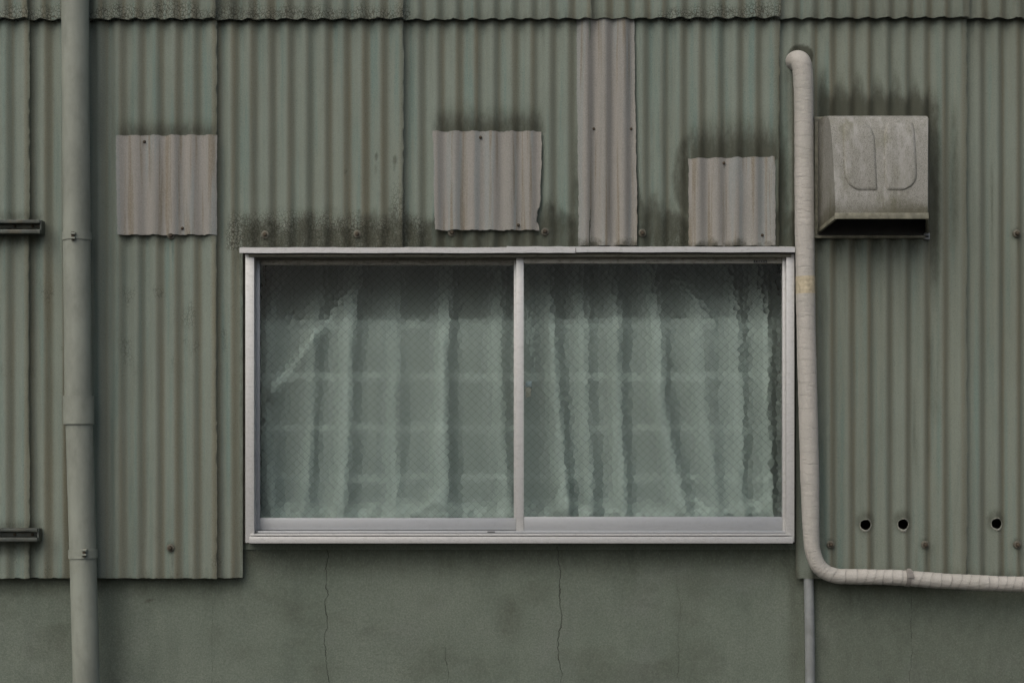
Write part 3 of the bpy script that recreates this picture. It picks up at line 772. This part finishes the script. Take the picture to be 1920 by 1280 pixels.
# ------------------------------------------------------------------ curtains
TUCKS = (601, 697, 794, 886)
def curtain(x0, x1, ytop, pleats, diags, hems, label, seed, dist):
    """pleats: (x at the rail, x half-way, x at the sill, height 0..1) of crests and hollows in turn"""
    root = tag(empty('curtain', W((x0 + x1) / 2, 975, dist)), label, 'curtain')
    P = np.array(pleats, float)
    def height(px, py):
        t = np.clip((py - 490) / 490, 0, 1)[:, 0]
        out = np.zeros_like(px)
        for r in range(px.shape[0]):
            tt = t[r]
            cx = P[:, 0] + (P[:, 1] - P[:, 0]) * tt * 2 if tt < 0.5 else P[:, 1] + (P[:, 2] - P[:, 1]) * (tt - 0.5) * 2
            cx = cx + 7 * (np.array([float(vn(py[r, 0] / 75, k * 3.7, seed)) for k in range(len(P))]) - 0.5)
            cx = np.maximum.accumulate(cx + np.arange(len(P)) * 1e-3)
            hh = P[:, 3] * (0.75 + 0.5 * np.array([float(vn(py[r, 0] / 190, k * 5.1, seed + 1)) for k in range(len(P))]))
            k = np.clip(np.searchsorted(cx, px[r]) - 1, 0, len(P) - 2)
            f = np.clip((px[r] - cx[k]) / np.maximum(cx[k + 1] - cx[k], 1e-3), 0, 1)
            f = 0.2 * f + 0.8 * f * f * (3 - 2 * f)
            out[r] = hh[k] * (1 - f) + hh[k + 1] * f
        h = 0.050 * out * (0.55 + 0.45 * sst(490, 640, py))
        for (ax, ay, bx, by, w, hd) in diags:
            L = math.hypot(bx - ax, by - ay); ux, uy = (bx - ax) / L, (by - ay) / L
            al = (px - ax) * ux + (py - ay) * uy; pe = (px - ax) * uy - (py - ay) * ux
            sg = -1 if (bx - ax) < 0 else 1
            h = h + hd * np.where(pe * sg > 0, np.exp(-(pe / (w * 0.8)) ** 2), np.exp(-(pe / (w * 2.6)) ** 2)) * sst(-15, 15, al) * (1 - sst(L - 15, L + 15, al))
        h = h + 0.010 * (fbm(px / 26, py / 150 + px / 200, seed + 17, 3) - 0.5) * 2 * sst(490, 620, py)
        for q, ty in enumerate(TUCKS):
            f_ = (py - ty - 9 * (fbm(px / 50, px * 0, seed + ty) - 0.5)) / 96.0
            h = h + np.where((f_ > 0) & (f_ < 1), 0.0080 * np.minimum(sst(0, 0.2, f_), (1 - f_) / 0.8), 0) * (0.2 + 1.2 * vn(px / 60, q * 3.0 + px * 0, seed + 40))
        # cloth set back at the top so it falls darker, forward lower down
        h = h - 0.15 * (1 - sst(470, 680, py)) ** 1.5
        h = h + sst(930, 976, py) * 0.034 * fbm(px / 40, py / 40 + px / 90, seed + 80)
        return h
    def fold_light(px, py):
        t = np.clip((py - 490) / 490, 0, 1); g = np.zeros_like(px)
        for k in range(len(P)):
            if P[k, 3] < 0.45: continue
            cx = np.where(t < 0.5, P[k, 0] + (P[k, 1] - P[k, 0]) * t * 2, P[k, 1] + (P[k, 2] - P[k, 1]) * (t - 0.5) * 2)
            cx = cx + 7 * (vn(py / 75, k * 3.7 + py * 0, seed) - 0.5)
            u = px - cx; wl = 15 + 14 * vn(py / 120, k * 2.3 + py * 0, seed + 70)
            g = np.maximum(g, P[k, 3] * np.where(u < 0, np.exp(-(u / wl) ** 2), np.exp(-(u / 7) ** 2)) * (0.45 + 0.55 * vn(py / 160, k * 1.7 + py * 0, seed + 71)))
        for (ax, ay, bx, by, w, hd) in diags:
            L = math.hypot(bx - ax, by - ay); ux, uy = (bx - ax) / L, (by - ay) / L
            al = (px - ax) * ux + (py - ay) * uy; pe = (px - ax) * uy - (py - ay) * ux
            g = np.maximum(g, 0.85 * np.exp(-(pe / 8) ** 2) * sst(-10, 25, al) * (1 - sst(L - 40, L + 10, al)))
        for q, ty in enumerate(TUCKS):
            g = np.maximum(g, 0.38 * np.exp(-((py - ty - 9 * (fbm(px / 50, px * 0, seed + ty) - 0.5) - 9) / 8) ** 2) * vn(px / 45, q * 3.0 + px * 0, seed + 40))
        g = g * (0.38 + 0.62 * sst(520, 625, py))
        rid = 1 - np.abs(2 * fbm(px / 46, py / 30 + px / 90, seed + 80, 3) - 1) * 2.6
        hem = sst(938 - 16 * vn(px / 50, px * 0, seed + 81), 966, py)
        g = np.maximum(g * (1 - 0.5 * hem), hem * np.clip(0.35 + 0.65 * rid, 0.15, 1))
        return np.clip(g, 0, 1)
    nx = int((x1 - x0) / 3); ny = 130
    xs = np.linspace(x0, x1, nx + 1); ys = np.linspace(ytop, 986, ny + 1)
    s_ = S * (D - dist) / D
    def cloth(name, ys, back, mat):
        PX, PY = np.meshgrid(xs, ys)
        dd = dist - back + height(PX, PY)
        YY = PY
        if back: YY = PY + (PY < TUCKS[0] - 3) * 10 * (fbm(PX / 24, PX * 0, seed + 2) - 0.5)
        V = np.stack([(PX - 960) * s_, -dd, EZ + (EYE - YY) * s_], -1).reshape(-1, 3)
        n = len(ys); F = []
        for i in range(n - 1):
            for j in range(nx):
                k = i * (nx + 1) + j; F.append([k + nx + 1, k + nx + 2, k + 1, k])
        mk(name, V, F, mat, root, smooth=True, attrs=dict(fold_light=fold_light(PX, PY).reshape(-1)))
    cloth('sheer_cloth', ys, 0.0, SHEER)
    cloth('added_lining', np.linspace(TUCKS[0] - 4, 984, 140), 0.009, ADDED_LINING)  # added layer brightens the lower cloth, leaving a shadow band above
    # crumpled hem lying on the sill
    for q, (hx0, hx1, lift) in enumerate(hems):
        pts_ = []
        n = 9
        for k in range(n):
            t = k / (n - 1); x = hx0 + (hx1 - hx0) * t
            y = 984 - lift * math.sin(math.pi * min(1, max(0, t * 1.15 - 0.07))) * (0.6 + 0.8 * float(vn(k * 1.3, q * 7.1, seed + 60)))
            pts_.append(tuple(W(x, y, dist + 0.058 + 0.010 * math.sin(k * 2.1 + q))))
        tube('gathered_hem', catmull(pts_, 0.006), lambda ss, tt: (0.015 + 0.012 * fbm(ss * 6, tt * 0.8, seed + q * 5)) * (1 - 0.18 * np.abs(np.sin(tt * 1.0 + ss * 7))) * (0.15 + 0.85 * sst(0, 0.12, ss)) * (1 - 0.8 * sst(0.6, 1.0, ss / (abs(hx1 - hx0) * S))), ADDED_LINING, root, 26)
    return root
curtain(478, 998, 455,
        [(470, 470, 470, .25), (512, 500, 514, .75), (542, 536, 538, .10), (596, 588, 574, .70), (618, 612, 604, .18), (664, 654, 644, 1.0), (690, 684, 674, .28), (744, 742, 740, .70), (768, 770, 764, .40), (838, 834, 838, 1.0), (866, 864, 872, .22), (934, 938, 952, .72), (960, 962, 970, .35), (1000, 1000, 1000, .6)],
        [(676, 522, 505, 745, 10, 0.022), (830, 926, 765, 972, 11, 0.018), (802, 926, 885, 968, 11, 0.016)],
        [],
        'pale curtain hanging behind the left pane of the window', 3, -0.140)
curtain(968, 1476, 455,
        [(960, 960, 960, .25), (1004, 1008, 1006, .22), (1026, 1042, 1068, 1.0), (1056, 1070, 1084, .15), (1088, 1098, 1106, .78), (1120, 1126, 1134, .15), (1154, 1160, 1166, .85), (1182, 1188, 1196, .12), (1228, 1236, 1284, 1.0), (1258, 1268, 1312, .18), (1304, 1312, 1346, .75), (1346, 1352, 1372, .45), (1374, 1384, 1390, .85), (1400, 1408, 1412, .05), (1430, 1436, 1440, .9), (1452, 1456, 1460, .0), (1480, 1480, 1480, .15)],
        [(1262, 505, 1345, 612, 10, 0.022), (1060, 880, 1040, 975, 11, 0.020), (1066, 935, 1100, 975, 10, 0.016), (1290, 930, 1340, 972, 11, 0.016), (1440, 940, 1330, 972, 11, 0.018)],
        [],
        'pale curtain with deeper folds behind the right pane of the window', 9, -0.120)
# dusty inner sill the curtains lie on
box('inner_sill', 478, 978, 1473, 986, -0.30, -0.078, ALU_DIRTY, WIN, 0)

# ------------------------------------------------------------------ downpipe
DP = tag(empty('downpipe', W(162, 1664, 0.075)), 'thick pale green rainwater downpipe with a sleeve joint', 'pipe')
DD = 0.078
def zpath(pts, step=0.05): return catmull([tuple(W(x, y, DD)) for x, y in pts], step)
rD = 25.2 * S * (D - DD) / D
wob = lambda ss, tt: rD * (1 + 0.004 * np.sin(ss * 9) + 0.003 * np.cos(2 * tt))
tube('pipe_section', zpath([(141, -420), (141, 0), (144, 440), (147, 770)]), wob, PVC, DP, 40)
tube('pipe_section', zpath([(148, 760), (148.5, 800), (155.5, 1040), (162, 1290), (168, 1660)]), lambda s, t: wob(s, t) * 0.985, PVC, DP, 40)
tube('sleeve', zpath([(147.2, 742), (147.4, 760), (147.8, 795)], 0.01), lambda s, t: rD * 1.12 * (1 + 0.01 * np.exp(-((s - 0.0) / 0.006) ** 2)), PVC, DP, 40)
for (x, y, yb, bx) in ((144, 436, 451, 136), (155.5, 1030, 1045.5, 157)):
    st = tube('strap', zpath([(x - 0.2, y), (x, (y + yb) / 2), (x + 0.2, yb)], 0.008), rD * 1.065, PVC, DP, 40)
    box('strap_lug', bx - 5, y - 1, bx + 5, y + 3, DD + rD * 0.9, DD + rD * 1.05 + 0.012, PVC, st, 0.0015)
    box('strap_lug', bx - 4.4, y + 8, bx + 4.4, y + 11.5, DD + rD * 0.9, DD + rD * 1.05 + 0.012, PVC, st, 0.0015)
    box('strap_bolt', bx - 2.6, y - 2, bx + 2.6, y + 14, DD + rD * 1.0, DD + rD * 1.05 + 0.007, RUST, st, 0.001)
    box('wall_bracket', x - 5, y + 2, x + 5, yb - 2, -0.03, 0.036, STEEL, st, 0)

# ------------------------------------------------------------------ insulated pipe wrapped in tape
IP = tag(empty('wrapped_pipe', W(1524, 1095, 0.055)), 'beige tape-wrapped pipe bending from the wall above the hood to the right', 'pipe')
dp = 0.060
pts = [tuple(W(1490, 116, -0.06)), tuple(W(1491, 115, 0.0)), tuple(W(1496, 114, 0.036)), tuple(W(1502, 119, 0.058)), tuple(W(1505.5, 142, dp))]
pts += [tuple(W(x, y, dp)) for x, y in ((1507, 190), (1507.5, 300), (1508.5, 420), (1510, 520), (1512, 640), (1515.5, 780), (1518.5, 900), (1521, 1000), (1524.5, 1035), (1537, 1063), (1563, 1078), (1600, 1080.5), (1660, 1081.5), (1703, 1083.5), (1760, 1088), (1850, 1092.5), (1930, 1095), (2080, 1097), (2340, 1098))]
pth = catmull(pts, 0.0026)
Ltot = float(np.sum(np.linalg.norm(np.diff(pth, axis=0), axis=1)))
sv = np.concatenate([[0], np.cumsum(np.linalg.norm(np.diff(pth, axis=0), axis=1))])
s_bend = float(sv[np.argmin(np.abs(pth[:, 2] - W(0, 1000).z) + 9 * (pth[:, 0] > W(1530, 0).x))])
def lap(ss, tt):
    hor = sst(s_bend - 0.05, s_bend + 0.15, ss)
    ph = ss / (0.040 - 0.0085 * hor) + tt / (2 * math.pi) * (1 - 2 * 0) + 1.3 * (vn(ss * 7, ss * 0, 5) - 0.5) + 0.10 * np.sin(tt * 2 + ss * 40)
    return ph - np.floor(ph), hor
def rad_ip(ss, tt):
    f, hor = lap(ss, tt)
    r0 = (17.4 - 3.2 * sst(s_bend - 0.25, s_bend + 0.12, ss)) * S
    r0 = r0 * (1 + 0.06 * (1 - sst(0.10, 0.30, ss)))
    amp = 0.014 + 0.026 * hor
    lump = 0.040 * (fbm(ss * 13, ss * 0, 4) - 0.5) * 2 + 0.022 * (fbm(ss * 28, tt * 1.2, 14) - 0.5) + 0.008 * np.cos(2 * tt + ss * 3)
    return r0 * (1 + lump + amp * (f ** 1.5) * (1 - sst(0.94, 1.0, f)) + 0.004 * (vn(ss * 130, tt * 3, 8) - 0.5))
tube('tape_wrapping', pth, rad_ip, TAPE, IP, 40, attrs=dict(
    seam=lambda ss, tt: (lambda f, h: np.clip(sst(0.88, 0.97, f) * (0.30 + 0.45 * h), 0, 1))(*lap(ss, tt)),
    lap=lambda ss, tt: (lambda f, h: (1 - sst(0.0, 0.55, f)) * h)(*lap(ss, tt))))
def on_pipe(y0, y1):
    zz0, zz1 = W(0, y0, dp).z, W(0, y1, dp).z
    k = [i for i in range(len(pth)) if zz1 <= pth[i, 2] <= zz0 and pth[i, 0] < W(1530, 0).x and pth[i, 1] < -0.05]
    return pth[k]
tube('yellow_tape_band', on_pipe(517, 551), lambda s, t: 17.4 * S * 1.035 * (1 + 0.012 * np.sin(s * 300) * np.cos(t)), YTAPE, IP, 40)
kk = int(np.argmin(np.abs(pth[:, 0] - W(1702, 0, dp).x) + 5 * (pth[:, 2] > W(0, 1060).z)))
tie = tube('tie_strap', pth[kk - 3:kk + 4] + np.array([[0, 0, 0]]), 14.4 * S * 1.085, TIE, IP, 40)
c = pth[kk]
def tie_tag():
    x, y, z = c; rr = 14.4 * S * 1.085
    P = []
    for w0, ang in ((0.006, 1.65), (0.007, 1.2), (0.009, 0.75), (0.0115, 0.4), (0.013, 0.12)):
        for sx in (-1, 1):
            for k2 in (0, 0.002):
                P.append((x + 0.004 + sx * w0, y - math.cos(ang) * (rr + 0.002 + k2), z + math.sin(ang) * (rr + 0.002 + k2)))
    F = []
    for i in range(4):
        o_ = i * 4
        F += [[o_ + 1, o_ + 5, o_ + 7, o_ + 3], [o_, o_ + 2, o_ + 6, o_ + 4], [o_, o_ + 4, o_ + 5, o_ + 1], [o_ + 2, o_ + 3, o_ + 7, o_ + 6]]
    F += [[0, 1, 3, 2], [16, 18, 19, 17]]
    mk('tie_tail', P, F, TIE, tie)
tie_tag()

# ------------------------------------------------------------------ thin conduit
CD = tag(empty('conduit', W(1518, 1664, 0.0)), 'thin grey vertical conduit below the bend of the wrapped pipe', 'conduit')
tube('conduit_tube', catmull([tuple(W(1514, 1030, -0.012)), tuple(W(1515, 1060, -0.011)), tuple(W(1516.5, 1100, -0.010)), tuple(W(1518, 1180, -0.010)), tuple(W(1519, 1290, -0.010)), tuple(W(1520, 1660, -0.010))], 0.03), 9.3 * S, CONDUIT, CD, 28)
box('pipe_saddle', 1505, 1296, 1532, 1306, -0.036, 0.0085, STEEL, CD)

# ------------------------------------------------------------------ vent hood
VH = tag(empty('vent_hood', W(1636, 440, 0.0)), 'weathered grey metal exhaust hood beside the wrapped pipe', 'vent hood')
F0 = 0.022
app = [(0.004, 223), (0.045, 218), (0.075, 217.5), (0.090, 220), (0.100, 226), (0.110, 238), (0.120, 258), (0.129, 288), (0.138, 326), (0.146, 366), (0.151, 405)]   # depth, row as seen
prof = [(d_, EYE - (EYE - y_) * (D - d_ - F0) / D) for d_, y_ in app]
def hood_x(dp_):      # width tapering towards the front
    t = dp_ / 0.15
    return 1531.0 + 16.5 * t, 1738.0 - 23.0 * t
def hs_pt(u, v):      # u across 0..1, v down the profile 0..1
    k = v * (len(prof) - 1); i = min(int(k), len(prof) - 2); f = k - i
    d = prof[i][0] * (1 - f) + prof[i + 1][0] * f; y = prof[i][1] * (1 - f) + prof[i + 1][1] * f
    l, r = hood_x(d)
    tc = 0.0 if d < 0.072 else min(1.0, (d - 0.072) / 0.030)
    ins = 7.0 * (1 - math.sqrt(max(0, 1 - (1 - tc) ** 2))); l += 0.4 * ins; r -= ins
    return np.array([(l + (r - l) * u - 960) * S, -(d + F0), EZ + (EYE - y) * S])
def hood_row(y):      # photo row seen from the camera -> v
    best = min(range(401), key=lambda i: abs((EYE - (hs_pt(0.5, i / 400)[2] - EZ) / -S * -1) * 0 + (EYE - (hs_pt(0.5, i / 400)[2] - EZ) / S * D / (D + hs_pt(0.5, i / 400)[1])) - y))
    return best / 400
def hood_col(x, v):
    p0, p1 = hs_pt(0, v), hs_pt(1, v)
    X = (x - 960) * S * (D + p0[1]) / D
    return (X - p0[0]) / (p1[0] - p0[0])
def hood():
    nu, nv = 40, 60; V = []; F = []; G = []
    for i in range(nv + 1):
        for j in range(nu + 1):
            V.append(hs_pt(j / nu, i / nv) + np.array([0, -0.0010 * math.sin(math.pi * j / nu), 0]))
            n = float(fbm(j / 5, i / 6, 6)); v_ = i / nv
            G.append(min(1, 0.75 * float(sst(0.93 - 0.05 * n, 1.0, v_)) + 0.55 * float(sst(0.78, 1.0, v_)) * n * float(sst(0.25, 0.8, j / nu)) + 0.35 * max(0, n - 0.45)))
    for i in range(nv):
        for j in range(nu):
            k = i * (nu + 1) + j; F.append([k + nu + 1, k + nu + 2, k + 1, k])
    mk('front_shell', V, F, HOOD, VH, smooth=True, attrs=dict(grime_shade=G))
    for side in (0, 1):
        V = []; F = []; G = []
        rows = 50; cols = 8
        ztop, zbot = W(0, 224).z, W(0, 434).z
        for i in range(rows + 1):
            pf = hs_pt(side, i / rows)
            zb = ztop + (zbot - ztop) * (i / rows) ** 1.0
            xb = (1531.0 if side == 0 else 1738) ; pb = np.array([(xb - 960) * S, -F0, zb])
            for j in range(cols + 1):
                t = j / cols; q = pb * (1 - t) + pf * t; V.append(q)
                G.append(0.8 * float(sst(0.86, 0.99, i / rows)) + 0.25 * float(fbm(i / 6, j / 3, 9)) * (i / rows))
        for i in range(rows):
            for j in range(cols):
                k = i * (cols + 1) + j; q = [k, k + 1, k + cols + 2, k + cols + 1]
                F.append(q if side == 0 else q[::-1])
        mk('side_cheek', V, F, HOOD, VH, smooth=True, attrs=dict(grime_shade=G))
    # rolled lip round the open bottom
    pl, pr = hs_pt(0, 1), hs_pt(1, 1)
    bl = np.array([(1531.0 - 960) * S, -F0, W(0, 434).z]); br = np.array([(1738 - 960) * S, -F0, W(0, 434).z])
    def bar(name, p, q, h, t, out):
        p = np.array(p); q = np.array(q); out = np.array(out, float); up = np.array([0, 0, 1.0])
        V = [p + out * t, q + out * t, q + out * t + up * h, p + out * t + up * h, p - out * 0.006, q - out * 0.006, q - out * 0.006 + up * h, p - out * 0.006 + up * h]
        mk(name, V, BF, HOOD_LIP, VH, bev=0.0015, smooth=True, sharp=50)
    dz = np.array([0, 0, -0.010])
    bar('lip', pl + dz + np.array([-0.003, 0, 0]), pr + dz + np.array([0.003, 0, 0]), 0.020, 0.004, (0, -1, 0))
    dx = np.array([0.0, 0.0, 0])
    bar('lip', bl + dz, pl + dz, 0.0135, 0.003, (-0.98, 0.2, 0)); bar('lip', pr + dz, br + dz, 0.0135, 0.003, (0.98, 0.2, 0))
    # wall flange behind and under the hood
    box('flange', 1527, 219, 1740, 228, 0.004, F0 + 0.001, HOOD_LIP, VH)
    box('flange', 1527.5, 228.2, 1535, 441, 0.004, F0 + 0.0005, HOOD_LIP, VH)
    box('flange', 1735, 228.2, 1741.5, 441, 0.004, F0 + 0.0005, HOOD_LIP, VH)
    box('flange', 1527, 441.2, 1742, 446, 0.004, F0 + 0.008, HOOD_LIP, VH)
    box('hood_shade_plate', 1533, 226, 1736, 441, 0.004, F0 - 0.0006, BLACK, VH, 0)  # black plate stands in for the shaded inside of the hood
    box('sealant_blob', 1733, 436, 1744, 449, 0.008, 0.030, CONDUIT, VH, 0.004)
    # two pressed panels
    def pressed(rows):
        V = []; F = []; G = []; nr = 46; nc = 20
        ys = np.linspace(rows[0][0], rows[-1][0], nr + 1)
        L = np.interp(ys, [r[0] for r in rows], [r[1] for r in rows]); R = np.interp(ys, [r[0] for r in rows], [r[2] for r in rows])
        for i, y in enumerate(ys):
            v = hood_row(y)
            for j in range(nc + 1):
                x = L[i] + (R[i] - L[i]) * j / nc
                u = hood_col(x, v); p = hs_pt(u, v)
                e = min((x - L[i]) / 4.0, (R[i] - x) / 4.0, (y - ys[0]) / 4.0, (ys[-1] - y) / 4.0)
                lift = 0.0052 * float(sst(0, 1, max(0, e))) - 0.0006
                V.append(p + np.array([0, -lift - 0.001, 0.0]))
                G.append(max(0.0, 0.75 * (1 - min(1, abs(e - 0.1) / 0.35)) * float(fbm(i / 3, j / 2, 3) > 0.42)) + 0.3 * max(0, float(fbm(i / 7, j / 4, 14)) - 0.4) + 0.25 * (i / nr) ** 2)  # dark groove line painted round the panel edge, plus blotches
        for i in range(nr):
            for j in range(nc):
                k = i * (nc + 1) + j; F.append([k + nc + 1, k + nc + 2, k + 1, k])
        mk('pressed_panel', V, F, HOOD, VH, smooth=True, attrs=dict(grime_shade=np.clip(G, 0, 1)))
    pressed([(228, 1584, 1608), (230, 1582, 1619), (234, 1580.5, 1628), (242, 1580, 1635), (256, 1580, 1640), (280, 1580.5, 1642), (315, 1581.5, 1643.5), (334, 1584, 1644.5), (345, 1590, 1645), (353, 1599, 1645.5), (358, 1610, 1645.5)])
    pressed([(228, 1668, 1704), (230, 1663, 1710), (234, 1660, 1713), (250, 1657, 1715.5), (290, 1656.5, 1718), (325, 1657, 1719.5), (338, 1657.5, 1718), (348, 1659, 1711), (354, 1661, 1702), (358, 1664, 1690)])
HOOD_LIP = simple('hood_lip_paint', (0.21, 0.205, 0.155), 0.65, var=0.25, nscale=40, grime_shade=(0.07, 0.065, 0.04), gamt=0.8, bump=0.0004)
hood()

# ------------------------------------------------------------------ steel channels at the left edge
def channel(y0, y1, xr, label):
    root = tag(empty('steel_channel', W(xr, y1, 0.03)), label, 'channel')
    hh = y1 - y0
    box('web', -220, y0 + 0.30 * hh, xr, y0 + 0.62 * hh, 0.0125, 0.030, STEEL, root)
    box('flange', -220, y0, xr - 1.5, y0 + 0.24 * hh, 0.0135, 0.062, STEEL, root, 0.002)
    box('flange', -220, y0 + 0.70 * hh, xr - 1.0, y1, 0.0135, 0.062, STEEL, root, 0.002)
    box('end_plate', xr - 1.2, y0 + 0.02 * hh, xr + 1.6, y1 - 0.02 * hh, 0.013, 0.054, STEEL, root, 0.001)
    for bx in (28, 61): put('rivet', SCREW_ME, W(bx, y0 + 0.46 * hh, 0.0305), root)
channel(412, 437.5, 76, 'dark steel channel jutting in at the left edge, level with the cement patches')
channel(990, 1014.5, 71, 'dark steel channel jutting in at the left edge, near the foot of the sheets')
